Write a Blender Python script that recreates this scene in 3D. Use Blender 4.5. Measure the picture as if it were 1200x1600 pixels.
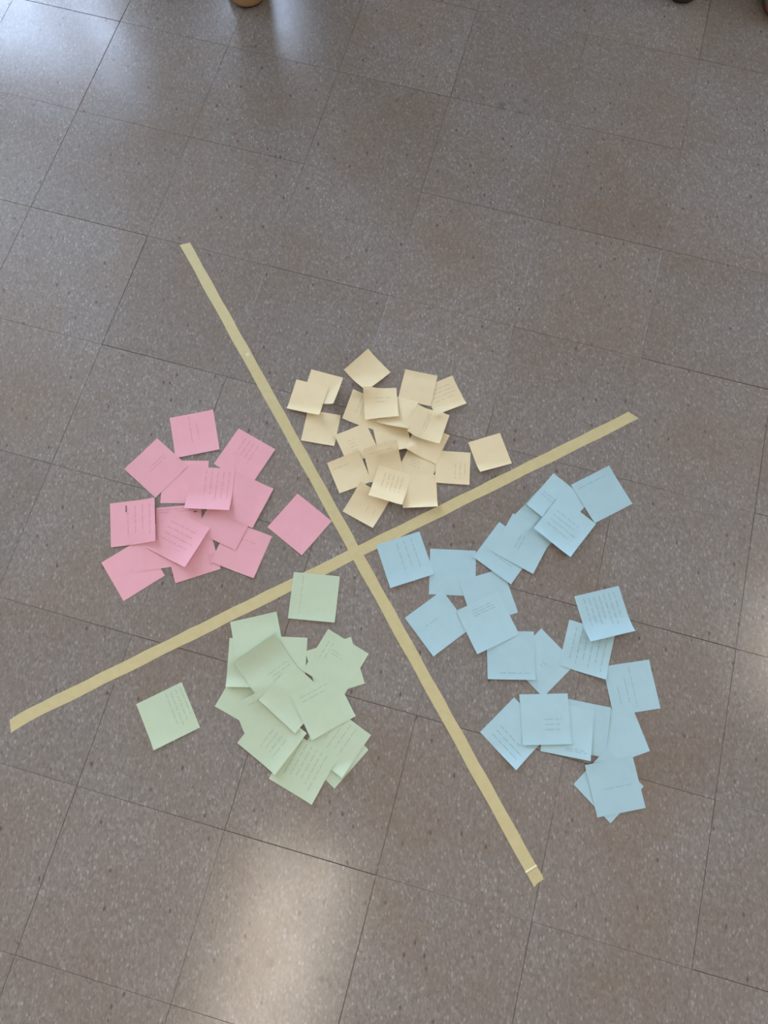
import bpy, bmesh, math, random
import numpy as np
from mathutils import Vector, Matrix

random.seed(7); rng = np.random.default_rng(7)
scene = bpy.context.scene
C = scene.collection
for o in list(bpy.data.objects): bpy.data.objects.remove(o)

# ------------------------------------------------------------------ camera
W_PX, H_PX, F_PX = 1200, 1600, 1109.0
PITCH, ROLL, CAM_H = math.radians(15.472), math.radians(-2.4826), 1.495
GRID = math.radians(-12.893)                       # direction of the tile rows on the floor
R0 = Vector((1, 0, 0)); U0 = Vector((0, math.cos(PITCH), math.sin(PITCH))); FWD = Vector((0, math.sin(PITCH), -math.cos(PITCH)))
cr, sr = math.cos(ROLL), math.sin(ROLL)
CX = R0*cr - U0*sr; CY = R0*sr + U0*cr; CZ = -FWD
cd = bpy.data.cameras.new('camera'); cam = bpy.data.objects.new('camera', cd); C.objects.link(cam)
cam.matrix_world = Matrix(((CX.x, CY.x, CZ.x, 0), (CX.y, CY.y, CZ.y, 0), (CX.z, CY.z, CZ.z, CAM_H), (0, 0, 0, 1)))
cd.sensor_fit = 'VERTICAL'; cd.sensor_height = 36; cd.lens = 36*F_PX/H_PX; cd.clip_start = .01
scene.camera = cam

# ------------------------------------------------------------------ sky and exposure
SKY = (3.1, 4.0, 5.6); SKY_K = 3.1
LAMP = (12.0, 10.3, 8.1)
vs = scene.view_settings
vs.view_transform = 'Standard'; vs.look = 'None'; vs.gamma = 1; vs.use_curve_mapping = False; vs.exposure = 0.6
world = bpy.data.worlds.new('world'); scene.world = world; world.use_nodes = True
bg = world.node_tree.nodes['Background']; bg.inputs[0].default_value = (SKY[0]/SKY[2], SKY[1]/SKY[2], 1, 1); bg.inputs[1].default_value = SKY[2]*SKY_K

def ground(p, z=0.0):                              # photo pixel -> point on a horizontal plane
    u, v = (p[0]-600)/F_PX, (p[1]-800)/F_PX
    d = CX*u - CY*v + FWD
    k = (z-CAM_H)/d.z
    return np.array((d.x*k, d.y*k))

# ------------------------------------------------------------------ helpers
def obj(name, me, mat=None, parent=None, smooth=False):
    if isinstance(me, bmesh.types.BMesh):
        m = bpy.data.meshes.new(name); me.normal_update(); me.to_mesh(m); me.free(); me = m
    o = bpy.data.objects.new(name, me); C.objects.link(o)
    if mat and not me.materials: me.materials.append(mat)
    if smooth:
        for p in me.polygons: p.use_smooth = True
    if parent: o.parent = parent
    return o
def empty(name, loc=(0, 0, 0), rz=0):
    o = bpy.data.objects.new(name, None); C.objects.link(o); o.location = loc; o.rotation_euler = (0, 0, rz); o.empty_display_size = .05
    return o
def tag(o, label=None, cat=None, group=None, kind=None):
    if label: o['label'] = label
    if cat: o['category'] = cat
    if group: o['group'] = group
    if kind: o['kind'] = kind
    return o
def box(bm, x0, x1, y0, y1, z0, z1):
    v = [bm.verts.new(c) for c in ((x0,y0,z0),(x1,y0,z0),(x1,y1,z0),(x0,y1,z0),(x0,y0,z1),(x1,y0,z1),(x1,y1,z1),(x0,y1,z1))]
    for f in ((3,2,1,0),(4,5,6,7),(0,1,5,4),(1,2,6,5),(2,3,7,6),(3,0,4,7)): bm.faces.new([v[i] for i in f])
def boxm(*b):
    bm = bmesh.new()
    for q in b: box(bm, *q)
    return bm
def nt(name):
    m = bpy.data.materials.new(name); m.use_nodes = True
    t = m.node_tree; return m, t, t.nodes['Principled BSDF']
def N(t, k, **kw):
    n = t.nodes.new(k)
    for a, b in kw.items():
        if a.startswith('i_'):
            key = a[2:]; n.inputs[int(key) if key.isdigit() else key.replace('_', ' ')].default_value = b
        else: setattr(n, a, b)
    return n
def ramp(t, src, stops, interp='LINEAR'):
    r = t.nodes.new('ShaderNodeValToRGB'); e = r.color_ramp; e.interpolation = interp
    while len(e.elements) < len(stops): e.elements.new(.5)
    for el, (p, c) in zip(e.elements, stops):
        el.position = p; el.color = (c, c, c, 1) if not isinstance(c, tuple) else (*c, 1)
    t.links.new(src, r.inputs[0]); return r.outputs[0]
def mixc(t, fac, a, b, mode='MIX'):
    m = t.nodes.new('ShaderNodeMix'); m.data_type = 'RGBA'; m.blend_type = mode
    for s, x in ((m.inputs[0], fac), (m.inputs[6], a), (m.inputs[7], b)):
        if isinstance(x, (int, float)): s.default_value = x
        elif isinstance(x, tuple): s.default_value = (*x, 1)
        else: t.links.new(x, s)
    return m.outputs[2]
def srgb(r, g, b): return tuple(((c/255+.055)/1.055)**2.4 if c > 10 else c/255/12.92 for c in (r, g, b))
def simple(name, col, rough=.6, noise=0, scale=20, spec=.5, metal=0):
    m, t, p = nt(name)
    p.inputs['Roughness'].default_value = rough; p.inputs['Specular IOR Level'].default_value = spec; p.inputs['Metallic'].default_value = metal
    if noise:
        g = N(t, 'ShaderNodeTexCoord'); n = N(t, 'ShaderNodeTexNoise', i_Scale=scale, i_Detail=4); t.links.new(g.outputs['Object'], n.inputs['Vector'])
        t.links.new(mixc(t, n.outputs[0], tuple(c*(1-noise) for c in col), tuple(min(1, c*(1+noise)) for c in col)), p.inputs['Base Color'])
    else: p.inputs['Base Color'].default_value = (*col, 1)
    return m

# ------------------------------------------------------------------ materials
def tile_material():
    m, t, p = nt('vinyl_tile'); L = t.links.new
    geo = N(t, 'ShaderNodeNewGeometry'); info = N(t, 'ShaderNodeObjectInfo')
    off = N(t, 'ShaderNodeVectorMath', operation='SCALE'); off.inputs[3].default_value = 37.0
    cmb = N(t, 'ShaderNodeCombineXYZ'); L(info.outputs['Random'], cmb.inputs[0]); L(info.outputs['Random'], cmb.inputs[1])
    L(cmb.outputs[0], off.inputs[0])
    add = N(t, 'ShaderNodeVectorMath', operation='ADD'); L(geo.outputs['Position'], add.inputs[0]); L(off.outputs[0], add.inputs[1])
    mp = N(t, 'ShaderNodeMapping'); mp.inputs['Scale'].default_value = (1, .55, 1); L(add.outputs[0], mp.inputs[0])
    def vor(scale, rnd=1):
        v = N(t, 'ShaderNodeTexVoronoi', i_Scale=scale, i_Randomness=rnd); L(mp.outputs[0], v.inputs['Vector']); return v
    def noise(scale, det, src=mp.outputs[0], rough=.6):
        n = N(t, 'ShaderNodeTexNoise', i_Scale=scale, i_Detail=det, i_Roughness=rough); L(src, n.inputs['Vector']); return n.outputs[0]
    base = mixc(t, ramp(t, noise(150, 3), [(.3, 0.), (.7, 1.)]), FL['a'], FL['b'])
    # fine chips of many tones
    v1 = vor(300); sep = N(t, 'ShaderNodeSeparateColor'); L(v1.outputs['Color'], sep.inputs[0])
    base = mixc(t, ramp(t, sep.outputs[0], [(.0, .0), (.55, .0), (.9, .3)]), base, FL['c'])
    base = mixc(t, ramp(t, sep.outputs[1], [(.0, .0), (.6, .0), (.92, .3)]), base, FL['d'])
    # sparse pale flecks
    v2 = vor(165); s2 = N(t, 'ShaderNodeSeparateColor'); L(v2.outputs['Color'], s2.inputs[0])
    near = ramp(t, v2.outputs['Distance'], [(.22, 1.), (.42, 0.)])
    sel = ramp(t, s2.outputs[0], [(.80, 0.), (.86, 1.)])
    f1 = N(t, 'ShaderNodeMath', operation='MULTIPLY'); L(near, f1.inputs[0]); L(sel, f1.inputs[1])
    f1b = N(t, 'ShaderNodeMath', operation='MULTIPLY'); f1b.inputs[1].default_value = .24; L(f1.outputs[0], f1b.inputs[0])
    base = mixc(t, f1b.outputs[0], base, FL['light'])
    # sparse dark red brown flecks
    v3 = vor(85); s3 = N(t, 'ShaderNodeSeparateColor'); L(v3.outputs['Color'], s3.inputs[0])
    near = ramp(t, v3.outputs['Distance'], [(.12, 1.), (.30, 0.)])
    sel = ramp(t, s3.outputs[1], [(.90, 0.), (.93, 1.)])
    f2 = N(t, 'ShaderNodeMath', operation='MULTIPLY'); L(near, f2.inputs[0]); L(sel, f2.inputs[1])
    f2b = N(t, 'ShaderNodeMath', operation='MULTIPLY'); f2b.inputs[1].default_value = .7; L(f2.outputs[0], f2b.inputs[0])
    base = mixc(t, f2b.outputs[0], base, FL['dark'])
    # walked-in brown film, patchy
    film = ramp(t, noise(2.6, 5, geo.outputs['Position'], .65), [(.42, 0.), (.72, .5)])
    base = mixc(t, film, base, FL['film'])
    # single scuffs, each at its own place on the floor
    for (px, py, r, k) in ((371, 1503, .011, .45), (423, 1504, .012, .55), (503, 1531, .009, .6), (516, 1540, .006, .5), (785, 166, .016, .4), (822, 157, .009, .5), (338, 1510, .010, .3), (232, 1060, .006, .3)):
        g = ground((px, py))
        d = N(t, 'ShaderNodeVectorMath', operation='DISTANCE'); L(geo.outputs['Position'], d.inputs[0]); d.inputs[1].default_value = (g[0], g[1], 0)
        wob = N(t, 'ShaderNodeMath', operation='MULTIPLY_ADD'); wob.inputs[1].default_value = r*1.2; L(noise(160, 2, geo.outputs['Position']), wob.inputs[0]); L(d.outputs['Value'], wob.inputs[2])
        mr = N(t, 'ShaderNodeMapRange', interpolation_type='SMOOTHSTEP'); L(wob.outputs[0], mr.inputs[0])
        mr.inputs[1].default_value = r*.9; mr.inputs[2].default_value = r*1.7; mr.inputs[3].default_value = k; mr.inputs[4].default_value = 0
        base = mixc(t, mr.outputs[0], base, FL['scuff'])
    # tile to tile tone
    tone = N(t, 'ShaderNodeMapRange'); L(info.outputs['Random'], tone.inputs[0]); tone.inputs[3].default_value = .95; tone.inputs[4].default_value = 1.05
    hsv = N(t, 'ShaderNodeHueSaturation'); L(tone.outputs[0], hsv.inputs['Value']); L(base, hsv.inputs['Color'])
    L(hsv.outputs[0], p.inputs['Base Color'])
    L(ramp(t, noise(9, 5, geo.outputs['Position']), [(.3, ROUGH-.03), (.7, ROUGH+.05)]), p.inputs['Roughness'])
    p.inputs['IOR'].default_value = 1.34
    b = N(t, 'ShaderNodeBump', i_Strength=.05, i_Distance=.002); L(noise(60, 3, geo.outputs['Position']), b.inputs['Height']); L(b.outputs[0], p.inputs['Normal'])
    return m
ROUGH = .18
FL = dict(a=srgb(124,115,106), b=srgb(138,129,120), c=srgb(170,163,154), d=srgb(98,88,80), light=srgb(212,208,202), dark=srgb(84,58,52), film=srgb(122,100,76), scuff=srgb(96,88,80))
M_TILE = tile_material()
M_SUB = simple('joint_dirt', srgb(110, 95, 82), .9, .3, 40)

def paper(name, col, trans=.06):
    m, t, p = nt(name); L = t.links.new
    out = t.nodes['Material Output']; t.nodes.remove(p)
    g = N(t, 'ShaderNodeTexCoord'); n = N(t, 'ShaderNodeTexNoise', i_Scale=35, i_Detail=5); L(g.outputs['Object'], n.inputs['Vector'])
    info = N(t, 'ShaderNodeObjectInfo')
    c = mixc(t, n.outputs[0], tuple(x*.95 for x in col), tuple(min(1, x*1.05) for x in col))
    tone = N(t, 'ShaderNodeMapRange'); L(info.outputs['Random'], tone.inputs[0]); tone.inputs[3].default_value = .97; tone.inputs[4].default_value = 1.03
    h = N(t, 'ShaderNodeHueSaturation'); L(tone.outputs[0], h.inputs['Value']); L(c, h.inputs['Color'])
    d = N(t, 'ShaderNodeBsdfDiffuse'); tr = N(t, 'ShaderNodeBsdfTranslucent'); L(h.outputs[0], d.inputs[0]); L(h.outputs[0], tr.inputs[0])
    mx = N(t, 'ShaderNodeMixShader'); mx.inputs[0].default_value = trans; L(d.outputs[0], mx.inputs[1]); L(tr.outputs[0], mx.inputs[2])
    L(mx.outputs[0], out.inputs[0]); return m
PAPER = dict(P=paper('pink_paper', srgb(232,172,178)), Y=paper('yellow_paper', srgb(231,213,172)), G=paper('green_paper', srgb(194,208,177)), B=paper('blue_paper', srgb(174,203,206)))
INK = dict(P=simple('pencil_on_pink', srgb(190,132,142), .8), Y=simple('pencil_on_yellow', srgb(188,172,134), .8), G=simple('pencil_on_green', srgb(146,162,140), .8), B=simple('pencil_on_blue', srgb(128,158,166), .8))
INK_DARK = simple('black_marker', srgb(70,52,56), .7)
def tape_material():
    m, t, p = nt('masking_tape'); L = t.links.new
    g = N(t, 'ShaderNodeTexCoord'); n = N(t, 'ShaderNodeTexNoise', i_Scale=60, i_Detail=4); L(g.outputs['Object'], n.inputs['Vector'])
    L(mixc(t, n.outputs[0], srgb(190,175,126), srgb(206,192,144)), p.inputs['Base Color'])
    p.inputs['Roughness'].default_value = .55; p.inputs['Specular IOR Level'].default_value = .3
    b = N(t, 'ShaderNodeBump', i_Strength=.3, i_Distance=.0005); w = N(t, 'ShaderNodeTexNoise', i_Scale=400, i_Detail=2); L(g.outputs['Object'], w.inputs['Vector']); L(w.outputs[0], b.inputs['Height']); L(b.outputs[0], p.inputs['Normal'])
    return m
M_TAPE = tape_material()
M_TAPE_LIGHT = simple('creased_tape', srgb(212,201,160), .5, .05, 60)
M_WALL = simple('cream_paint', srgb(196,186,168), .8, .04, 3)
M_BROWN = simple('wood_panel_wall', srgb(132,98,58), .6, .15, 4)
M_CEIL = simple('ceiling_paint', srgb(226,222,212), .85, .03, 5)
M_FRAME = simple('window_frame_paint', srgb(214,214,210), .4, .03, 10)
M_METAL = simple('lamp_housing', srgb(225,225,222), .4, .03, 10)

# ------------------------------------------------------------------ the room (its axes follow the tile rows)
room = Matrix.Rotation(GRID, 4, 'Z')
def rpt(u, v, z=0): return room @ Vector((u, v, z))
def struct(name, bm, mat, parent=None):
    o = obj(name, bm, mat, parent)
    if parent is None: o.matrix_world = room; o['kind'] = 'structure'
    return o
UL, UR, VN, VF, ZC = -8.0, 5.4, -4.2, 3.6, 3.05       # room limits: left, right, near, far, ceiling

floor = struct('floor', boxm((UL, UR, VN, VF, -.15, -.003)), M_SUB)
T = .305
U_REF, V_REF = .0642*1.2995, .0065*1.2995             # one tile corner read from the photograph
def tile_mesh():
    bm = bmesh.new(); h = T/2 - .00035; b = .0005
    lo = [bm.verts.new((x*h, y*h, -.003)) for x, y in ((-1,-1),(1,-1),(1,1),(-1,1))]
    md = [bm.verts.new((x*h, y*h, -b*.6)) for x, y in ((-1,-1),(1,-1),(1,1),(-1,1))]
    hi = [bm.verts.new((x*(h-b), y*(h-b), 0)) for x, y in ((-1,-1),(1,-1),(1,1),(-1,1))]
    bm.faces.new(hi)
    for i in range(4):
        j = (i+1) % 4
        bm.faces.new((lo[i], lo[j], md[j], md[i])); bm.faces.new((md[i], md[j], hi[j], hi[i]))
    me = bpy.data.meshes.new('floor_tile'); bm.normal_update(); bm.to_mesh(me); bm.free(); me.materials.append(M_TILE); return me
TM = tile_mesh()
I0, I1, J0, J1 = -8, 7, -5, 10                         # the tiles around the notes, each its own piece
ff = bmesh.new()
i_lo, i_hi = math.ceil((UL-U_REF)/T), math.floor((UR-U_REF)/T)-1
j_lo, j_hi = math.ceil((VN-V_REF)/T), math.floor((VF-V_REF)/T)-1
for i in range(i_lo, i_hi+1):
    for j in range(j_lo, j_hi+1):
        u, v = U_REF+(i+.5)*T, V_REF+(j+.5)*T
        if I0 <= i < I1 and J0 <= j < J1:
            o = bpy.data.objects.new('floor_tile', TM); C.objects.link(o); o.parent = floor
            o.location = (u+random.uniform(-.00035, .00035), v+random.uniform(-.00035, .00035), random.uniform(-.00012, .00012))
            o.rotation_euler = (0, 0, random.uniform(-.0012, .0012))
        else:
            h = T/2-.0005; box(ff, u-h, u+h, v-h, v+h, -.003, 0)
o = obj('floor_tile_field', ff, M_TILE, floor); o['kind'] = 'stuff'

struct('ceiling', boxm((UL, UR, VN, VF, ZC, ZC+.15)), M_CEIL)
struct('wall_near', boxm((UL, UR, VN-.15, VN, -.15, ZC)), M_BROWN)

def wall_with_openings(name, axis, pos, a0, a1, openings, mat):
    """wall slab along one axis with rectangular openings (a, b, z0, z1) sorted along the wall"""
    q = []; thick = .2
    def add(x0, x1, z0, z1):
        if x1-x0 > 1e-4 and z1-z0 > 1e-4:
            q.append((x0, x1, pos, pos+thick, z0, z1) if axis == 'u' else (pos-thick, pos, x0, x1, z0, z1))
    cur = a0
    for (b0, b1, z0, z1) in openings:
        add(cur, b0, -.15, ZC); add(b0, b1, -.15, z0); add(b0, b1, z1, ZC); cur = b1
    add(cur, a1, -.15, ZC)
    return struct(name, boxm(*q), mat)
M_GLASS, tg, pg = nt('window_glass')
og = tg.nodes['Material Output']; tg.nodes.remove(pg)
tr = N(tg, 'ShaderNodeBsdfTransparent'); gl = N(tg, 'ShaderNodeBsdfGlossy', i_Roughness=.02); mxg = N(tg, 'ShaderNodeMixShader'); mxg.inputs[0].default_value = .06
tg.links.new(tr.outputs[0], mxg.inputs[1]); tg.links.new(gl.outputs[0], mxg.inputs[2]); tg.links.new(mxg.outputs[0], og.inputs[0])

def far_u(az):                                         # where a compass direction from the camera meets the far wall
    a = math.radians(az); d = Vector((math.sin(a), math.cos(a), 0)); d = room.inverted() @ d
    return d.x/d.y*VF
ZW0, ZW1 = .95, 2.68
W_FAR = [(-7.8, -6.2, .2, 2.98), (-6.05, -4.4, .2, 2.98), (-4.25, -2.72, ZW0, ZW1), (-1.95, -1.46, ZW0, 2.0), (2.9, 4.0, .2, 2.98), (4.1, 5.3, .2, 2.98)]  # outer pair at each end added, unseen, for more daylight across the notes
W_LEFT = []
W_RIGHT = []
wall_with_openings('wall_far', 'u', VF, UL-.2, UR+.15, W_FAR, M_BROWN)
wall_with_openings('wall_left', 'v', UL, VN-.15, VF, W_LEFT, M_WALL)
wall_with_openings('wall_right', 'v', UR+.2, VN-.15, VF, W_RIGHT, M_BROWN)
nwin = 0
def window(axis, pos, a0, a1, z0, z1, mullions, rails=()):
    global nwin; nwin += 1
    w = .05; d0, d1 = pos+.06, pos+.12
    def bx(x0, x1, zz0, zz1, e=0): return (x0, x1, d0+e, d1-e, zz0, zz1) if axis == 'u' else (-d1+e, -d0-e, x0, x1, zz0, zz1) if axis == 'v' else (d0+e, d1-e, x0, x1, zz0, zz1)
    fr_ = struct('window_%d' % nwin, boxm(bx(a0, a1, z0, z0+w), bx(a0, a1, z1-w, z1), bx(a0, a0+w, z0+w, z1-w), bx(a1-w, a1, z0+w, z1-w)), M_FRAME)
    for mu, mw in mullions: obj('mullion', boxm(bx(mu-mw/2, mu+mw/2, z0+w, z1-w, .005)), M_FRAME, fr_)
    for zr in rails: obj('glazing_bar', boxm(bx(a0+w, a1-w, zr-.02, zr+.02, .01)), M_FRAME, fr_)
    edges = [a0+w]+[x for mu, mw in mullions for x in (mu-mw/2, mu+mw/2)]+[a1-w]
    for k in range(0, len(edges), 2): obj('pane', boxm(bx(edges[k], edges[k+1], z0+w, z1-w, .026)), M_GLASS, fr_)
    ld = bpy.data.lights.new('daylight_portal', 'AREA'); ld.shape = 'RECTANGLE'; ld.size = a1-a0; ld.size_y = z1-z0
    ld.cycles.is_portal = True
    lo = bpy.data.objects.new('daylight_portal', ld); C.objects.link(lo)
    c = Vector(((a0+a1)/2, pos+.16, (z0+z1)/2)) if axis == 'u' else Vector((-(pos+.16) if axis == 'v' else pos+.16, (a0+a1)/2, (z0+z1)/2))
    rot = Matrix.Rotation(math.pi/2, 4, 'X') if axis == 'u' else Matrix.Rotation(math.pi/2, 4, 'Z') @ Matrix.Rotation(math.pi/2, 4, 'X')
    lo.matrix_world = room @ Matrix.Translation(c) @ rot
    # a portal shines along its -Z: make that point into the room
    zdir = (lo.matrix_world.to_3x3() @ Vector((0, 0, -1)))
    inward = room.to_3x3() @ (Vector((0, -1, 0)) if axis == 'u' else Vector((1 if axis == 'v' else -1, 0, 0)))
    if zdir.dot(inward) < 0: lo.matrix_world = lo.matrix_world @ Matrix.Rotation(math.pi, 4, 'Y')
for (a, b, z0, z1), mu in zip(W_FAR, ([(-7.08, .07)], [(-5.3, .07)], [(-3.13, .13)], [], [(3.45, .07)], [(4.7, .07)])): window('u', VF, a, b, z0, z1, mu)  # mirrored windows in the middle, added light-giving ones at both ends
for a, b, z0, z1 in W_LEFT: window('v', -UL, a, b, z0, z1, [((a+b)/2, .07)])
for a, b, z0, z1 in W_RIGHT: window('w', UR, a, b, z0, z1, [((a+b)/2, .07)])
for side, q in (('far', (UL, UR, VF-.015, VF, 0, .09)), ('left', (UL, UL+.015, VN, VF-.015, 0, .09)), ('right', (UR-.015, UR, VN, VF-.015, 0, .09)), ('near', (UL+.015, UR-.015, VN, VN+.015, 0, .09))):
    struct('baseboard_'+side, boxm(q), M_FRAME)

# ceiling lamps: shallow housings with a glowing diffuser
M_EMIT, te, pe = nt('lamp_diffuser')
pe.inputs['Base Color'].default_value = (.8, .8, .8, 1); pe.inputs['Emission Color'].default_value = (LAMP[0]/LAMP[0], LAMP[1]/LAMP[0], LAMP[2]/LAMP[0], 1); pe.inputs['Emission Strength'].default_value = LAMP[0]
def ceiling_lamp(x, y, wid, lng, label):
    r = room.inverted() @ Vector((x, y, 0))
    t = empty('ceiling_lamp'); t.matrix_world = room @ Matrix.Translation((r.x, r.y, ZC))
    tag(t, label, 'ceiling lamp')
    w, l = wid/2, lng/2
    obj('housing', boxm((-w-.03, w+.03, -l-.03, l+.03, -.05, 0), (-w-.03, -w, -l-.03, l+.03, -.075, -.05), (w, w+.03, -l-.03, l+.03, -.075, -.05), (-w, w, -l-.03, -l, -.075, -.05), (-w, w, l, l+.03, -.075, -.05)), M_METAL, t)
    obj('diffuser', boxm((-w, w, -l, l, -.068, -.052)), M_EMIT, t)
def ceil_hit(px):                                      # floor mirror direction of a pixel carried up to the ceiling
    g = ground(px); k = (CAM_H+ZC)/CAM_H
    return g[0]*k, g[1]*k
x, y = ceil_hit((432, 1500)); ceiling_lamp(x, y, .52, 1.2, 'long white ceiling lamp mirrored in the floor beyond the green notes')
x, y = ceil_hit((1235, 1010)); ceiling_lamp(x, y, .36, .8, 'white ceiling lamp mirrored in the floor beside the blue notes')

# ------------------------------------------------------------------ masking tape cross
def tape(name, p0, p1, width, z, label, skew0=0., skew1=0., wob=.0006, end_bend=None):
    a, b = ground(p0), ground(p1); d = b-a; Ln = np.linalg.norm(d); d = d/Ln; n = np.array((-d[1], d[0])); th = .00018
    bm = bmesh.new(); S = 60; rows = []
    for k in range(S+1):
        s = k/S*Ln
        e0 = wob*math.sin(k*1.7)+random.uniform(-wob, wob)*.5; e1 = wob*math.sin(k*1.1+2)+random.uniform(-wob, wob)*.5
        s0 = s+skew0*(1-k/S)*1+0; sk = (skew0 if k == 0 else skew1 if k == S else 0)
        off = 0
        if end_bend and k <= end_bend[0]: off = end_bend[1]*(1-k/end_bend[0])**1.5
        L_ = a+d*(s+sk)+n*(width/2+e0+off); R_ = a+d*(s-sk)-n*(width/2+e1-off)
        rows.append([bm.verts.new((*L_, z)), bm.verts.new((*R_, z)), bm.verts.new((*L_, z+th)), bm.verts.new((*R_, z+th))])
    for p, q in zip(rows, rows[1:]):
        bm.faces.new((p[2], p[3], q[3], q[2])); bm.faces.new((p[1], p[0], q[0], q[1])); bm.faces.new((p[0], p[2], q[2], q[0])); bm.faces.new((p[3], p[1], q[1], q[3]))
    bm.faces.new([rows[0][i] for i in (0, 1, 3, 2)]); bm.faces.new([rows[-1][i] for i in (2, 3, 1, 0)])
    bmesh.ops.recalc_face_normals(bm, faces=bm.faces)
    t = empty('masking_tape_strip', (*a, 0)); me = bpy.data.meshes.new('strip'); bm.to_mesh(me); bm.free()
    me.transform(Matrix.Translation((-a[0], -a[1], 0)))
    obj('strip', me, M_TAPE, t); tag(t, label, 'tape', 'masking tape lines crossing on the floor')
    return t, a, b, d, n
TW = .0245
tape('', (15, 1132), (990, 649), TW, .0002, 'masking tape line running between the pink and green notes and under a blue corner', .003, -.006, end_bend=(2, -.004))
t1, a1_, b1_, d1_, n1_ = tape('', (289, 381), (841, 1378), TW, .0005, 'masking tape line with a folded end, running between the pink and yellow notes', .003, -.004)
# the folded tab at its near end and a small crease further up
def strip_bit(name, s, length, halfw, z, mat, parent, lift=0., shift=0.):
    bm = bmesh.new(); o0 = np.array(parent.location[:2]); c = b1_ - d1_*s
    pts = []
    for k in range(5):
        q = c + d1_*(k/4-.5)*length; h = z+lift*math.sin(k/4*math.pi)
        pts.append([bm.verts.new((*(q+n1_*(halfw+shift)-o0), h)), bm.verts.new((*(q-n1_*(halfw-shift)-o0), h))])
    lows = [[bm.verts.new((v.co.x, v.co.y, z-.00015)) for v in r] for r in pts]
    for p, q, a, b in zip(pts, pts[1:], lows, lows[1:]):
        bm.faces.new((p[0], p[1], q[1], q[0])); bm.faces.new((a[1], a[0], b[0], b[1])); bm.faces.new((a[0], p[0], q[0], b[0])); bm.faces.new((p[1], a[1], b[1], q[1]))
    bm.faces.new((lows[0][0], lows[0][1], pts[0][1], pts[0][0])); bm.faces.new((pts[-1][0], pts[-1][1], lows[-1][1], lows[-1][0]))
    bmesh.ops.recalc_face_normals(bm, faces=bm.faces)
    return obj(name, bm, mat, parent)
strip_bit('folded_end', .012, .026, TW/2*.96, .0009, M_TAPE, t1)
strip_bit('crease', .0255, .005, TW/2*1.04, .001, M_TAPE_LIGHT, t1, .0022)
strip_bit('torn_flake', float(np.linalg.norm(b1_-ground((383, 557)))), .010, TW*.18, .0009, M_TAPE_LIGHT, t1, .0008, TW*.12)

# ------------------------------------------------------------------ sticky notes
# corners are photo pixels, clockwise; None = hidden corner.  lifts: (world direction x, y, height mm, start 0..1)
# writing: (s0, s1, t0, t1, lines, axis along which the lines run, dark)
NEAR = (0, -1)
NOTES = {}
def note(key, px, label, lifts=(), text=()): NOTES[key] = (px, label, lifts, text)

# --- pink, lowest first
note('P14', [(159,879),(222,842),(257.5,897.5),(191.7,939)], 'blank pink note tucked under the bowed pink note with upright writing')
note('P1', [(263.5,652),(333,640.5),(344,702),(274.5,715.8)], 'pink note with one long pencil line, set off at the edge of the pink pile', [(.2,-1,2,.3)], [(.40,.44,.06,.72,1,1,0),(.55,.60,.25,.65,1,1,0)])
note('P3', [(258,719),(326,718.3),(321,786),(248.5,787.5)], 'pink note half hidden under the pink note with four upright lines of writing')
note('P2', [(245,685),(293.3,728.5),(243.3,776.7),(194.5,733)], 'pink note turned on its corner, lapping over the note with one long line', [(-1,.2,2,.4)], [(.36,.5,.18,.8,2,1,0)])
note('P13', [(241,791),(313,788),(318,858),(246,862)], 'pink note in the shade under the folded pink pile, dark marker strokes along its edge', (), [(.05,.9,.04,.16,2,0,0),(.80,.92,.02,.10,1,0,1),(.83,.90,.14,.2,1,0,1)])
note('P12', [(219,822),(289,812),(296,882),(223.5,892.5)], 'pink note lying over the blank note at the lower edge of the pink pile')
note('P10', [(255,843),(327,822),(345.8,889),(274,911.7)], 'pink note sticking out from under the raised written note, small marks at its corner', (), [(.80,.95,.62,.9,3,1,0)])
note('P8', [(357,813),(427.5,838.3),(398.3,904.2),(328,877)], 'faintly written pink note at the end of the pile facing the tape crossing', [(.5,-.8,2,.5)], [(.28,.75,.24,.34,1,0,0)])
note('P5', [(372.5,670),(430,703.3),(392,757),(334,724)], 'pink note with four short scribbled lines, nearest the tape beside the yellow notes', [(.8,.3,2,.4)], [(.22,.68,.12,.62,4,1,0)])
note('P7', [(336,768),(405,797),(370,861),(301,829)], 'pink note almost wholly covered in the middle of the pink pile')
note('P6', [(364,733),(432,763.5),(397,828),(327,796)], 'blank pink note on the side of the pile facing the lone pink note', [(1,-.3,2,.5)])
note('P4', [(296,729),(369,733),(361,801),(289,794)], 'pink note on top of the pile with upright lines of writing and a raised edge', [(.1,-1,11,.1)], [(.30,.95,.08,.78,5,1,0)])
note('P11', [(264,797),(333,828),(296,887.5),(226,853)], 'pink written note on top of the pile with a raised edge casting a red shadow', [(.75,-.66,12,.15)], [(.15,.9,.18,.72,4,0,0)])
note('P9', [(175,786),(241,777.5),(242,846.7),(175,856.7)], 'pink note with upright writing and one dark stroke, bowed up where it meets the pile', [(1,.1,7,.0)], [(.30,.95,.12,.85,4,1,0),(.335,.36,.10,.24,1,1,1)])
note('P15', [(465,771),(516.7,814),(471.7,868),(419,823)], 'blank pink note lying alone with one corner on the tape near the crossing', [(.3,-1,2,.5)])
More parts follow.
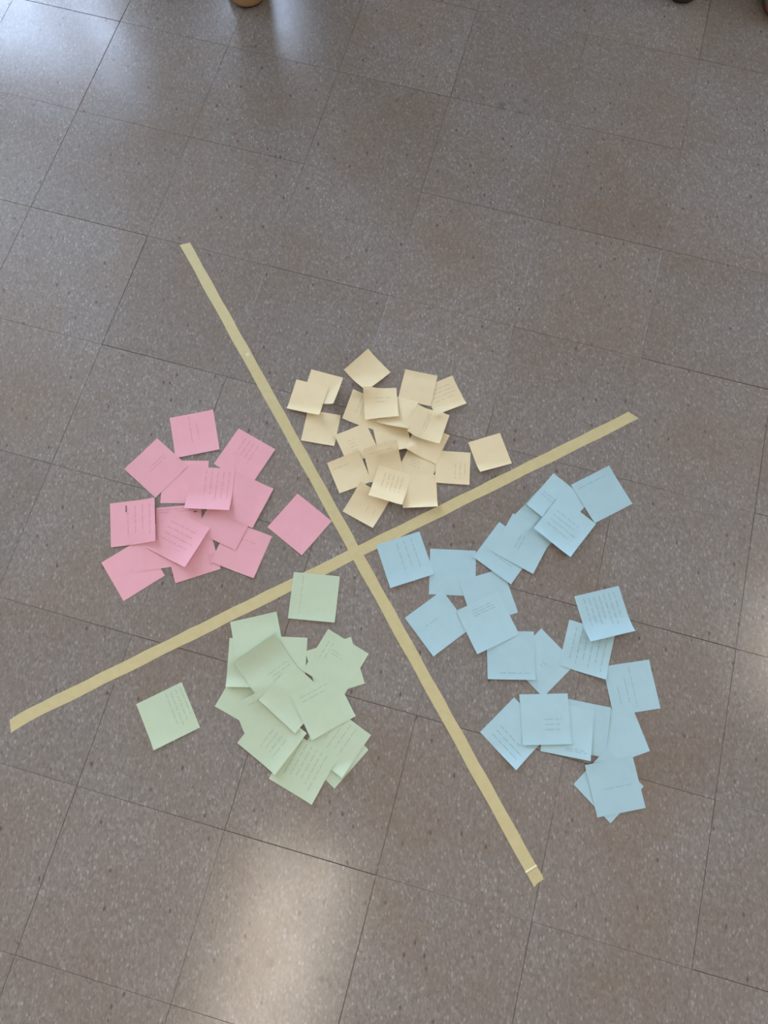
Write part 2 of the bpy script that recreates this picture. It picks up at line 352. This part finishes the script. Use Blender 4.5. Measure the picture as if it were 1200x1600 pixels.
# --- yellow, lowest first
note('Y4', [(577.5,551),(609,580),(572,610),(537,580)], 'cream note on its corner, curled up over a floor joint beside the cream pile', [(0.2, -1, 9, 0.1), (-0.6, 0.8, 6, 0.0)])
note('Y3', [(481,640),(533,647.5),(521.7,698),(470,688)], 'cream note lying flat in the shadow of the two curled cream notes', [(0,-1,2,.5)])
note('Y1', [(485.8,575.8),(535.3,590),(522,637),(472,622)], 'cream note with one curled white corner, under the other of a pair beside the tape', [(0.75, -0.65, 13, 0.3)])
note('Y2', [(464,593),(514,605),(498,650),(446.7,640)], 'cream note with a curled edge lying over the note with the curled white corner', [(-0.1, -1, 8, 0.45)])
note('Y9', [(661,606),(706.7,586.7),(728,630),(681,652)], 'scribbled cream note at the outer corner of the pile with a raised white edge', [(0.35, -1, 7, 0.45), (-0.3, 1, 2, 0.3)], [(0.15, 0.9, 0.15, 0.65, 4, 0, 0)])
note('Y8', [(634,576),(684,586),(672,637),(621,625)], 'blank cream note lapping over the scribbled outer note of the cream pile', [(.2,1,2,.5)])
note('Y5', [(553,610),(600,624),(584,672),(537,656)], 'cream note with a bent shaded edge tucked under the pile beside the curled pair', [(-1, 0.2, 7, 0.0)], [(0.25, 0.5, 0.1, 0.7, 2, 1, 0)])
note('Y22', [(525,690),(571,662),(594,706),(541,714)], 'cream note with a small knot of scribble, under the edge of the pile', [(-.8,.2,2,.4)], [(.28,.5,.28,.7,4,0,0)])
note('Y19', [(637,703),(685,725),(663,771),(614,747)], 'cream note with pencil scribble half covered in the middle of the cream pile', (), [(.22,.6,.18,.42,3,0,0)])
note('Y18', [(629,745),(681,742),(682,792),(630,793)], 'blank cream note with an upturned rim, touching the shadow on the tape', [(0.15, -1, 7, 0.5)])
note('Y14', [(681,703),(735.8,706.7),(732.5,759),(681,754)], 'flat cream note at the edge of the pile beside the lone cream note', [(.2,-1,1.5,.5)], [(.5,.92,.35,.85,3,1,0)])
note('Y13', [(584,662),(632,652),(641,700),(593,712)], 'cream note mid-pile with its white edge showing under the raised bright note', [(0.4, -1, 7, -0.2)])
note('Y11', [(655,658),(699,681),(680,725),(636,702)], 'shaded cream note sticking out under the bright raised note beside the flat cream note')
note('Y20', [(510,722.5),(561,704),(581,753),(531,773)], 'cream note fanned out from the pile towards the lone pink note', [(-0.2, 1, 5, 0.1), (-0.3, -1, 3, 0.3)], [(0.1, 0.6, 0.2, 0.3, 1, 0, 0)])
note('Y21', [(560,739),(608,786),(585,831),(538,803)], 'cream note with a faint line of writing, nearest the tape crossing', [(0.3, 1, 5, 0.0), (-0.2, -1, 4, 0.4)], [(0.45, 0.9, 0.5, 0.7, 2, 1, 0)])
note('Y7', [(603,620),(654,630),(639,671.7),(588,657.5)], 'blank cream note standing up bright and white over the middle of the cream pile', [(0.5, -0.85, 14, -0.6)])
note('Y6', [(567.5,607),(617.5,606),(622,656),(573,657)], 'smooth cream note on top of the pile next to the one lying on its corner', [(0.3, -1, 5, -0.5), (-0.6, 0.8, 3, 0.4)], [(0.35, 0.8, 0.25, 0.5, 2, 0, 0)])
note('Y10', [(654,636),(704,648),(683,697),(634,683)], 'cream note bent up along one side, with an upright line of writing', [(0.35, -0.95, 12, -0.7), (-0.95, 0.2, 6, 0.3)], [(0.35, 0.5, 0.1, 0.8, 2, 1, 0)])
note('Y16', [(566.7,703),(620,691.7),(632,743),(579,756)], 'cream note shaded deep yellow, with a row of writing along one edge', [(-0.1, 1, 9, -0.7)], [(0.15, 0.85, 0.14, 0.24, 1, 0, 0)])
note('Y17', [(591,727),(641.7,742),(628,794),(577,776)], 'cream note on top of the pile with faint upright lines and a bowed white edge', [(-0.2, -1, 9, -0.1)], [(0.2, 0.85, 0.15, 0.75, 5, 1, 0)])
note('Y15', [(732.5,694),(781,678),(801,723),(748,735)], 'blank cream note lying alone beside the tape with a curled edge', [(0.15, -1, 7, 0.5)])
# --- green, lowest first
note('G1', [(213,1100),(283,1065),(313,1137),(240,1173)], 'pale green note with four lines of writing lying alone apart from the green pile', [(.2,-1,3,.5)], [(.56,.98,.08,.82,4,1,0)])
note('G9', [(336.7,1100),(373,1037),(438,1076),(404,1139)], 'pale green note with one corner sticking out towards the lone written green note')
note('G4', [(357.5,996),(433,998),(430,1075),(353,1073)], 'pale green note at the edge of the pile under the one that reaches the tape', [(0,-1,5,.5)])
note('G5', [(405,993),(481.7,996),(475,1073),(400,1070)], 'pale green note in the pile, its squared corner towards the lone note on the tape')
note('G3', [(358,971),(432.5,955),(447,1030),(372,1046)], 'blank pale green note with one corner on the tape', [(0,1,2,.5)])
note('G6', [(430,990),(474,1054),(409,1102),(366.7,1037)], 'pale green note with a raised olive shaded edge in the pile', [(-.55,.85,12,.1)], [(.55,.8,.1,.6,3,1,0)])
note('G8', [(362,1100),(433,1068),(465,1139),(394,1171)], 'blank pale green note in the pile lying over the single protruding corner', (), [(.3,.7,.12,.2,1,0,0)])
note('G16', [(521,1116),(579,1171),(521.7,1232),(463,1178)], 'pale green note showing two corners beneath the note with the curled tip')
note('G15', [(517,1104),(580,1150),(535,1213),(472,1167)], 'written pale green note with a curled white tip facing the blue notes', [(.35,-.95,9,.62)], [(.2,.75,.08,.75,4,1,0)])
note('G14', [(460,1149),(527,1186),(487.5,1254),(420,1215)], 'pale green note covered with lines of writing, farthest from the tapes', [(.6,-.8,3,.6)], [(.15,.85,.06,.9,6,1,0)])
note('G10', [(419,1100),(478,1147),(432,1209),(372,1158)], 'pale green note with scribble near its raised edge, over the fully written note', [(.7,-.7,6,.3)], [(.35,.8,.35,.8,4,1,0)])
note('G13', [(475,1016),(548,995),(571,1070),(499,1091)], 'pale green note behind another, showing three corners beside the tape crossing')
note('G12', [(513,983),(575,1022.5),(537,1086),(474,1048)], 'pale green note with dark marks by its corner, nearest the tape crossing', [(-.6,.8,2,.5)], [(.1,.3,.2,.6,2,1,0),(.3,.6,.3,.42,2,0,0)])
note('G7', [(456,1036),(513,1088),(463,1145),(405,1092)], 'blank pale green note on top in the middle of the pile', [(-.6,-.8,3,.3)])
note('G11', [(453,1088),(523,1050),(556,1117.5),(486,1156)], 'pale green note on top of the pile with short writing along one edge', [(-.2,-1,4,.4)], [(.15,.8,.1,.3,2,0,0)])
note('G2', [(459,892.7),(531,900),(523,974),(450,966.7)], 'pale green note with one thin line, lying alone with a corner on the tape', [(.1,-1,2.5,.5)], [(.20,.23,.05,.88,1,1,0)])
# --- blue, lowest first
note('B2', [(671.7,856.5),(743.5,859.6),(743.5,933),(670.6,928)], 'blank blue note between the one touching the tape and the written pair beyond it')
note('B5', [(716.5,908),(785,890),(810,956.5),(741,976)], 'blue note between two blank blue ones, mostly covered by the note with a dark smudge')
note('B6', [(776,815.6),(836,862),(802,912.4),(742.4,866)], 'blue note lying under a skewed twin, its straight edge nearest the blank upright note', [(-.4,-.8,2,.4)], [(.35,.8,.62,.72,1,0,0)])
note('B11', [(851,756),(903,803),(853,857),(801,809)], 'blue note of which only a narrow shaded wedge shows between three others')
note('B7', [(800,802),(872,836),(833.5,897),(762,862)], 'blue note lying skewed over its twin in the chain of blue notes', [(.2,-1,2,.5)], [(.35,.5,.35,.75,2,1,0)])
note('B9', [(863,738),(921,785),(880,835),(822,787.5)], 'blue note pointing its corner at the tape, under two neighbours', [(-.7,-.6,5,.2)], [(.1,.7,.45,.6,2,0,0)])
note('B8', [(875,770),(932,817),(888.6,876.4),(831,829)], 'blue note with faint lines, its raised edge throwing a shadow over the skewed note', [(-.6,-.8,6,.2),(.7,-.6,3,.5)], [(.15,.85,.25,.75,4,0,0)])
note('B10', [(891,757),(951.6,729),(987.6,787.5),(931,816)], 'blue note at the far end of the chain, nearest the end of the tape', [(.2,1,2,.5)], [(.1,.8,.12,.2,1,0,0)])
note('B14', [(846,981),(903,1037),(848,1089),(793,1034)], 'blue note turned on its corner in the gap between the two blue groups', (), [(.48,.62,.45,.6,2,0,0)])
note('B15', [(762,987),(833.7,985),(837,1063),(760.5,1061)], 'blue note with one faint line along its edge, under the smudged note', [(0,-1,2,.5)], [(.25,.9,.82,.92,1,0,0)])
note('B3', [(692.5,926),(731,981),(681,1024),(632,963.8)], 'blue note with one short word, turned on its corner beside the tape', [(-.2,-1,2,.5)], [(.30,.52,.45,.75,1,1,0)])
note('B4', [(713.3,955.4),(781,926),(807,986.7),(745.6,1024)], 'blue note with a dark smudge by its corner, on top of four others', [(.2,-1,2,.4)], [(.30,.9,.12,.30,3,0,0)])
note('B1', [(589.4,853.3),(656,829.4),(676.9,896),(609,919)], 'blue note with sketchy writing, one corner on the tape by the crossing', [(.2,-1,3,.4)], [(.35,.85,.1,.8,3,1,0)])
note('B16', [(943,1042),(1014,1030),(1033,1107),(958,1118)], 'blue note with three long upright lines of writing', (), [(.18,.24,.45,.9,1,1,0),(.36,.42,.3,.85,1,1,0),(.50,.56,.06,.9,1,1,0)])
note('B13', [(890,967.5),(963,987),(945,1064),(872.5,1041)], 'blue note full of upright writing under the raised note', [(.2,-1,4,.5)], [(.12,.92,.12,.9,6,1,0)])
note('B12', [(896.7,931),(965.8,916),(990.8,987.5),(920,1002.5)], 'blue note raised along one edge and casting a shadow, with faint upright writing', [(.2,-1,13,.15)], [(.12,.9,.1,.8,7,1,0)])
note('B17', [(916,1122),(985,1096),(1015.8,1174),(945,1201)], 'blank blue note tucked under the one with three long lines')
note('B18', [(880,1091),(955,1105),(944,1183),(869,1169)], 'blue note showing as a narrow upright strip between two blank blue ones', [(1,0,2,.5)])
note('B21', [(804,1089),(858,1147),(805.5,1204),(750,1144)], 'blue note turned on its corner, with slanting writing and a raised tip nearest the tape', [(0,-1,8,.35)], [(.2,.9,.55,.9,3,0,0)])
note('B19', [(854,1094),(930,1108),(922,1191),(843,1175)], 'blue note with a raised bright side lying under the note with a block of writing', [(.6,-.7,6,.3)], [(.5,.95,.82,.9,2,0,0)])
note('B20', [(810,1082.5),(887,1082),(894.5,1165),(817.5,1166)], 'blue note with a small block of three typed-looking rows', [(0,-1,2,.5)], [(.48,.85,.46,.76,3,0,0)])
note('B23', [(949,1170),(1005,1227.5),(954,1287.5),(896.7,1225)], 'blue note of which three corners peep out from under the last blue note')
note('B22', [(913,1195),(989,1183),(1008.7,1260),(933,1278)], 'blue note with one line of writing in the middle, farthest from the tape crossing', [(-.6,.6,1.5,.6)], [(.28,.85,.48,.56,1,0,0)])

SIZE = dict(P=.0988, G=.0988, B=.0988, Y=.0764)
GROUPS = dict(P='pink notes on the floor', Y='cream notes on the floor', G='pale green notes on the floor', B='blue notes on the floor')
NAMES = dict(P='pink_sticky_note', Y='cream_sticky_note', G='green_sticky_note', B='blue_sticky_note')
# height of everything lying on the floor so far
HX0, HY0, HR = -1.0, -.75, .0015
HM = np.zeros((1600, 1400)); HM[:] = 0.0
def cells(xy): return ((xy[..., 0]-HX0)/HR).astype(int), ((xy[..., 1]-HY0)/HR).astype(int)
def stamp(center, e1, e2, S, fn):
    i0, j0 = cells(np.array(center)-S*.75); i1, j1 = cells(np.array(center)+S*.75)
    ii, jj = np.meshgrid(np.arange(i0, i1+1), np.arange(j0, j1+1), indexing='ij')
    x = HX0+(ii+.5)*HR-center[0]; y = HY0+(jj+.5)*HR-center[1]
    s = (x*e1[0]+y*e1[1])/S+.5; t = (x*e2[0]+y*e2[1])/S+.5
    m = (s >= -.01) & (s <= 1.01) & (t >= -.01) & (t <= 1.01)
    h = fn(np.clip(s, 0, 1), np.clip(t, 0, 1))
    HM[ii[m], jj[m]] = np.maximum(HM[ii[m], jj[m]], h[m])
# the tapes count as support
for (p0, p1) in (((15, 1132), (990, 649)), ((289, 381), (841, 1378))):
    a, b = ground(p0), ground(p1); d = (b-a)/np.linalg.norm(b-a)
    ii, jj = np.meshgrid(np.arange(1600), np.arange(1400), indexing='ij')
    x = HX0+(ii+.5)*HR-a[0]; y = HY0+(jj+.5)*HR-a[1]
    m = (np.abs(-x*d[1]+y*d[0]) < TW/2) & (x*d[0]+y*d[1] > 0) & (x*d[0]+y*d[1] < np.linalg.norm(b-a))
    HM[m] = .0008
NG = 16
def fit_square(px, S):
    loc, wld = [], []
    for p, l in zip(px, ((-.5, .5), (.5, .5), (.5, -.5), (-.5, -.5))):
        if p is not None: loc.append(np.array(l)*S); wld.append(ground(p, .002))
    loc, wld = np.array(loc), np.array(wld); lc, wc = loc.mean(0), wld.mean(0)
    A = loc-lc; B = wld-wc
    ang = math.atan2((A[:, 0]*B[:, 1]-A[:, 1]*B[:, 0]).sum(), (A*B).sum())
    c, s = math.cos(ang), math.sin(ang); R = np.array(((c, -s), (s, c)))
    return wc - R@lc, ang
def scribble(bm, surf, s0, s1, t0, t1, S, wid):
    """one line of cursive handwriting, word by word, as a thin ribbon lying on the note"""
    L_ = math.hypot(s1-s0, t1-t0); dx, dy = (s1-s0)/L_, (t1-t0)/L_; nx, ny = -dy, dx
    pos = 0.; step = .00055/S; w = wid/S/2
    while pos < L_-.02:
        word = min(random.uniform(.007, .020)/S, L_-pos); n = max(4, int(word/step)); ph = random.uniform(0, 6); pts = []
        fr1, fr2 = random.uniform(2.2, 3.0), random.uniform(.7, 1.2)
        for k in range(n+1):
            d = k*step*S*1000; f = pos+k*step+.0006/S*math.sin(ph+d*fr1+1.2)
            off = (.0011*math.sin(ph+d*fr1)+.0006*math.sin(ph*2+d*fr2))/S
            pts.append((s0+dx*f+nx*off, t0+dy*f+ny*off))
        prev = None
        for k, (a, b) in enumerate(pts):
            p, q = pts[max(k-1, 0)], pts[min(k+1, n)]; tx, ty = q[0]-p[0], q[1]-p[1]; l = math.hypot(tx, ty) or 1; tx, ty = tx/l, ty/l
            r = []
            for sg in (-1, 1):
                u, v = min(max(a-ty*w*sg, .008), .992), min(max(b+tx*w*sg, .008), .992)
                r.append(bm.verts.new(((u-.5)*S, (.5-v)*S, float(surf(u, v))+.0002)))
            if prev: bm.faces.new((prev[0], r[0], r[1], prev[1]))
            prev = r
        pos += word+random.uniform(.0025, .004)/S
for key, (px, label, lifts, text) in NOTES.items():
    K = key[0]; S = SIZE[K]; (cx, cy), ang = fit_square(px, S)
    e1 = np.array((math.cos(ang), math.sin(ang))); e2 = np.array((math.sin(ang), -math.cos(ang)))   # along the first edge, and down the side
    g = np.linspace(0, 1, NG+1); sg, tg_ = np.meshgrid(g, g, indexing='ij')
    X = np.array((cx, cy))+((sg-.5)*S)[..., None]*e1+((tg_-.5)*S)[..., None]*e2
    ii, jj = cells(X); sup = np.zeros_like(sg)
    for di in (-1, 0, 1):
        for dj in (-1, 0, 1): sup = np.maximum(sup, HM[ii+di, jj+dj])
    sup = sup+.00055
    h = sup.copy()
    for it in range(60):
        p = np.pad(h, 1, mode='edge'); avg = (p[:-2, 1:-1]+p[2:, 1:-1]+p[1:-1, :-2]+p[1:-1, 2:])/4
        h = np.maximum(sup, h*.3+avg*.7)
    base = (X-np.array((cx, cy)))
    L2 = list(lifts)
    for (lx, ly, mm, st) in L2:
        d = np.array((lx, ly), float); d /= np.linalg.norm(d); q = (base@d); q = q/q.max()
        h = h+mm*(1.5 if K == 'Y' else 1.25)/1000*np.clip((q-st)/(1-st), 0, 1)**1.8
    # slight cockle of real paper
    a1, a2 = random.uniform(-1, 1), random.uniform(0, 6)
    h = h+.0004*(1+np.sin(a2+3*(sg*a1+tg_*(1-abs(a1)))))
    def surf(s, t, h=h):
        s = np.clip(np.asarray(s, float), 0, 1)*NG; t = np.clip(np.asarray(t, float), 0, 1)*NG
        i = np.minimum(s.astype(int), NG-1); j = np.minimum(t.astype(int), NG-1); fs, ft = s-i, t-j
        return h[i, j]*(1-fs)*(1-ft)+h[i+1, j]*fs*(1-ft)+h[i, j+1]*(1-fs)*ft+h[i+1, j+1]*fs*ft
    verts = []; TH = .00018
    for top in (1, 0):
        for i in range(NG+1):
            for j in range(NG+1): verts.append(((g[i]-.5)*S, (.5-g[j])*S, h[i, j]-(0 if top else TH)))
    n1 = NG+1; off = n1*n1; faces = []
    for i in range(NG):
        for j in range(NG):
            a, b, c, d = i*n1+j, (i+1)*n1+j, (i+1)*n1+j+1, i*n1+j+1
            faces.append((d, c, b, a)); faces.append((a+off, b+off, c+off, d+off))
    rim = [(i, 0) for i in range(NG)]+[(NG, j) for j in range(NG)]+[(i, NG) for i in range(NG, 0, -1)]+[(0, j) for j in range(NG, 0, -1)]
    for (p, q) in zip(rim, rim[1:]+rim[:1]):
        a, b = p[0]*n1+p[1], q[0]*n1+q[1]; k0 = len(verts); verts += [verts[a], verts[b], verts[b+off], verts[a+off]]; faces.append((k0, k0+1, k0+2, k0+3))
    me = bpy.data.meshes.new('sheet'); me.from_pydata(verts, [], faces); me.update()
    t_ = empty(NAMES[K], (cx, cy, 0), ang) if text else None
    if text:
        sh = obj('sheet', me, PAPER[K], t_, True)
        bmn, bmd = bmesh.new(), bmesh.new()
        for (s0, s1, t0, t1, nl, ax, dark) in text:
            B = bmd if dark else bmn
            for k in range(nl):
                f = (k+.5)/nl
                e = random.uniform(.75, 1) if nl > 1 else 1
                if ax == 0: tt = t0+(t1-t0)*f; scribble(B, surf, s0, s0+(s1-s0)*e, tt, tt, S, .00055 if not dark else .0016)
                else: ss = s0+(s1-s0)*f; scribble(B, surf, ss, ss, t0, t0+(t1-t0)*e, S, .00055 if not dark else .0016)
        if len(bmn.faces): obj('handwriting', bmn, INK[K], t_)
        else: bmn.free()
        if len(bmd.faces): tag(obj('marker_strokes', bmd, INK_DARK, t_), 'dark marker strokes')
        else: bmd.free()
    else:
        t_ = obj(NAMES[K], me, PAPER[K], None, True); t_.location = (cx, cy, 0); t_.rotation_euler = (0, 0, ang)
    tag(t_, label, 'sticky note', GROUPS[K])
    stamp((cx, cy), e1, e2, S, surf)

# ------------------------------------------------------------------ people standing around, only their toes in the photograph
def sweep(bm, pts, seg=12, flat=1.0, axis=(1, 0, 0)):
    """closed tapered tube through (x, y, z, radius) stations; flat squashes it across the given axis"""
    rings = []; P = [Vector(p[:3]) for p in pts]
    for k, p in enumerate(pts):
        d = (P[min(k+1, len(P)-1)]-P[max(k-1, 0)]).normalized(); ref = Vector(axis)
        if abs(d.dot(ref)) > .95: ref = Vector((0, 1, 0))
        b = d.cross(ref).normalized(); a = b.cross(d).normalized()
        rings.append([bm.verts.new(P[k]+(a*math.cos(w)+b*math.sin(w)*flat)*p[3]) for w in (i/seg*2*math.pi for i in range(seg))])
    for r, q in zip(rings, rings[1:]):
        for i in range(seg): bm.faces.new((r[i], r[(i+1) % seg], q[(i+1) % seg], q[i]))
    bm.faces.new(rings[0][::-1]); bm.faces.new(rings[-1])
def ball(bm, c, r):
    m = Matrix.Translation(c) @ Matrix.Diagonal((*r, 1)); bmesh.ops.create_uvsphere(bm, u_segments=16, v_segments=12, radius=1, matrix=m)
def remesh(o, vox):
    md = o.modifiers.new('remesh', 'REMESH'); md.mode = 'VOXEL'; md.voxel_size = vox; md.use_smooth_shade = True
    sm = o.modifiers.new('smooth', 'SMOOTH'); sm.factor = .5; sm.iterations = 4
def shoe(parent, x, y, rz, m_up, m_sole, m_lace, m_toe=None):
    """a low shoe, toe along -Y, length .29"""
    out = [(-.000,-.145,.0),(.024,-.140,.0),(.042,-.120,.0),(.050,-.085,.0),(.049,-.045,.0),(.040,.01,.0),(.036,.06,.0),(.038,.10,.0),(.032,.13,.0),(.015,.145,.0)]
    ring = [(a, b) for a, b, _ in out]+[(-a, b) for a, b, _ in reversed(out) if a > 0 or b > 0]
    ring = [r for k, r in enumerate(ring) if r not in ring[:k]]
    loc = Matrix.Translation((x, y, 0)) @ Matrix.Rotation(rz, 4, 'Z')
    def loft(levels, name, mat, par, sub=2):
        bm = bmesh.new(); R = []
        for (z, k, yk, zf) in levels: R.append([bm.verts.new((a*k, b*yk, z+zf(b))) for a, b in ring])
        n = len(ring)
        for p, q in zip(R, R[1:]):
            for i in range(n): bm.faces.new((p[i], p[(i+1) % n], q[(i+1) % n], q[i]))
        bm.faces.new(R[0][::-1]); bm.faces.new(R[-1]); bmesh.ops.recalc_face_normals(bm, faces=bm.faces)
        o = obj(name, bm, mat, par, True); s = o.modifiers.new('sub', 'SUBSURF'); s.levels = sub; s.render_levels = sub
        return o
    flat = lambda b: 0
    up = lambda b: .055*max(0, min(1, (b+.11)/.14))
    sole = loft([(.0, .95, .97, flat), (.002, .99, .99, flat), (.009, .995, .993, flat), (.012, .98, .98, flat)], 'shoe', m_sole, parent)
    sole.matrix_parent_inverse = Matrix(); sole.matrix_basis = loc
    upper = loft([(.007, 1.0, 1.0, flat), (.009, 1.06, 1.035, flat), (.026, 1.05, 1.025, lambda b: up(b)*.2), (.048, .86, .95, lambda b: up(b)*.6), (.056, .6, .86, lambda b: up(b)*.9), (.060, .35, .6, lambda b: up(b))], 'upper', m_up, sole)
    if m_toe:
        bm = bmesh.new(); R = []
        for (z, k) in ((.010, 1.035), (.020, 1.035), (.028, 1.0)):
            R.append([bm.verts.new((a*k, b*k if b < 0 else b, z)) for a, b in ring])
        n = len(ring)
        for p, q in zip(R, R[1:]):
            for i in range(n): bm.faces.new((p[i], p[(i+1) % n], q[(i+1) % n], q[i]))
        o = obj('rim', bm, m_toe, sole, True); s = o.modifiers.new('solid', 'SOLIDIFY'); s.thickness = .003
    bm = bmesh.new()
    for k in range(4):
        yy = -.045+k*.026; zz = .074+k*.0135
        sweep(bm, [(-.022, yy, zz-.006, .003), (0, yy-.004, zz+.003, .003), (.022, yy, zz-.006, .003)], 6, axis=(0, 1, 0))
    obj('laces', bm, m_lace, sole, True)
    return sole
def person(label, x, y, rz, cols, feet, height=1.72, hair_long=False):
    """feet: (dx, dy, turn) of each shoe; the person faces -Y before turning"""
    m_sk = simple('skin', cols['skin'], .55, .04, 30); m_tr = simple('trouser_cloth', cols['trousers'], .85, .1, 200)
    m_top = simple('sweater_knit', cols['top'], .9, .1, 150); m_hair = simple('hair', cols['hair'], .5, .2, 80)
    m_up = simple('shoe_upper', cols['shoe'], .6, .08, 60); m_so = simple('shoe_sole', cols['sole'], .7, .1, 60); m_la = simple('shoe_laces', cols['lace'], .8)
    t = empty('person', (x, y, 0), rz); tag(t, label, 'person')
    k = height/1.72
    for (dx, dy, tn) in feet: shoe(t, dx, dy, tn, m_up, m_so, m_la, simple('shoe_rim', cols['rim'], .6) if 'rim' in cols else None)
    # trousers
    bm = bmesh.new()
    for (dx, dy, tn), sx in zip(feet, (-1, 1)):
        ax, ay = dx-math.sin(tn)*-.0, dy+.085
        sweep(bm, [(ax, ay, .055, .058), (ax, ay, .12, .056), ((ax+sx*.09)/2, ay*.6+.02, .48*k, .066), (sx*.085, .03, .80*k, .085), (sx*.075, .02, .95*k, .088)], 14)
    sweep(bm, [(0, .02, .84*k, .10), (0, .02, .93*k, .155), (0, .02, 1.02*k, .15)], 18, .72, (1, 0, 0))
    remesh(obj('trousers', bm, m_tr, t), .011)
    # sweater: trunk and sleeves
    bm = bmesh.new()
    sweep(bm, [(0, .02, .95*k, .160), (0, .02, 1.08*k, .150), (0, .01, 1.24*k, .168), (0, .02, 1.36*k, .165), (0, .02, 1.42*k, .10), (0, .015, 1.46*k, .062)], 20, .66, (1, 0, 0))
    for sx in (-1, 1): sweep(bm, [(sx*.05, .02, 1.37*k, .05), (sx*.12, .02, 1.372*k, .060), (sx*.18, .02, 1.345*k, .064), (sx*.215, .022, 1.27*k, .060), (sx*.235, .03, 1.12*k, .050), (sx*.235, -.02, .92*k, .040)], 12)
    remesh(obj('sweater', bm, m_top, t), .011)
    # skin: head, neck, forearms and hands in one surface
    bm = bmesh.new()
    ball(bm, (0, -.005, 1.605*k), (.074, .092, .115)); ball(bm, (0, -.045, 1.545*k), (.048, .045, .045))
    sweep(bm, [(0, .01, 1.30*k, .06), (0, .012, 1.40*k, .056), (0, .008, 1.52*k, .054)], 12)
    sweep(bm, [(0, -.088, 1.635*k, .009), (0, -.110, 1.585*k, .016), (0, -.09, 1.575*k, .012)], 8)
    for sx in (-1, 1):
        ball(bm, (sx*.076, .005, 1.60*k), (.012, .022, .034))
        sweep(bm, [(sx*.13, .02, 1.30*k, .03), (sx*.20, .02, 1.28*k, .04), (sx*.235, .03, 1.10*k, .036), (sx*.235, -.03, .87*k, .026)], 10)
        hx, hy, hz = sx*.235, -.035, .86*k
        sweep(bm, [(hx, hy, hz+.02, .028), (hx, hy-.006, hz-.03, .040), (hx, hy-.012, hz-.085, .040)], 12, .42, (0, 1, 0))
        for q, (fy, ln) in enumerate(((-.030, .068), (-.010, .078), (.010, .072), (.029, .056))):
            sweep(bm, [(hx, hy+fy-.01, hz-.07, .0095), (hx-sx*.004, hy+fy-.014, hz-.085-ln*.5, .0092), (hx-sx*.016, hy+fy-.016, hz-.085-ln, .0075)], 8)
        sweep(bm, [(hx-sx*.006, hy-.03, hz-.03, .012), (hx-sx*.014, hy-.058, hz-.062, .0105), (hx-sx*.018, hy-.064, hz-.092, .009)], 8)
    body = obj('body', bm, m_sk, t); remesh(body, .006)
    for sx in (-1, 1):
        bm = bmesh.new(); ball(bm, (sx*.030, -.084, 1.615*k), (.013, .010, .009)); obj('eye', bm, simple('eye_white', (.75, .74, .72), .3), t, True)
        bm = bmesh.new(); ball(bm, (sx*.030, -.093, 1.615*k), (.006, .003, .006)); obj('iris', bm, simple('iris_brown', (.05, .03, .02), .2), t, True)
    bm = bmesh.new(); ball(bm, (0, -.085, 1.553*k), (.024, .010, .007)); obj('mouth', bm, simple('lips', srgb(150,86,80), .5), t, True)
    bm = bmesh.new(); ball(bm, (0, .014, 1.632*k), (.083, .093, .104))
    if hair_long: ball(bm, (0, .05, 1.53*k), (.085, .05, .13))
    o = obj('hair', bm, m_hair, t, True)
    bmh = bmesh.new(); bmh.from_mesh(o.data)
    bmesh.ops.delete(bmh, geom=[v for v in bmh.verts if v.co.y < -.045 and v.co.z < 1.665*k], context='VERTS'); bmh.to_mesh(o.data); bmh.free()
    s = o.modifiers.new('solid', 'SOLIDIFY'); s.thickness = .008
    return t
def stand(toe_px, turn):                               # where a shoe's centre stands when its toe tip is at that pixel
    g = ground(toe_px); return g[0]-math.sin(turn)*.15*-1*-1, g[1]+math.cos(turn)*.15
# person in tan shoes
tn = math.radians(14); gx, gy = ground((391, 16)); fx, fy = gx-math.sin(tn)*.147, gy+math.cos(tn)*.147
person('person in tan shoes standing beside the bluish window reflection on the floor', fx-.10, fy-.02, 0,
       dict(skin=srgb(205,160,134), trousers=srgb(92,78,62), top=srgb(110,104,92), hair=srgb(60,45,35), shoe=srgb(158,122,86), sole=srgb(58,50,44), lace=srgb(120,96,70)),
       [(-.13, .10, math.radians(-12)), (.10, .02, tn)])
tn = math.radians(0); gx, gy = ground((1066, 9)); 
person('person in dark shoes standing on the brownish shaded part of the floor', gx-.17, gy+.147, 0,
       dict(skin=srgb(196,150,124), trousers=srgb(50,52,60), top=srgb(96,84,70), hair=srgb(40,32,28), shoe=srgb(52,48,44), sole=srgb(40,38,36), lace=srgb(40,38,36)),
       [(-.10, .15, -.12), (.17, .0, 0)], 1.66, True)
gx, gy = ground((1226, 38)); tn = math.radians(-14)
person('person in green shoes with brown rims standing next to the one in dark shoes', gx+.18, gy+.147, math.radians(0),
       dict(skin=srgb(210,168,142), trousers=srgb(78,66,54), top=srgb(120,100,72), hair=srgb(84,62,44), shoe=srgb(52,84,66), sole=srgb(104,66,44), lace=srgb(90,100,90), rim=srgb(104,62,40)),
       [(-.18, .0, -.1), (.10, .12, .2)], 1.75)
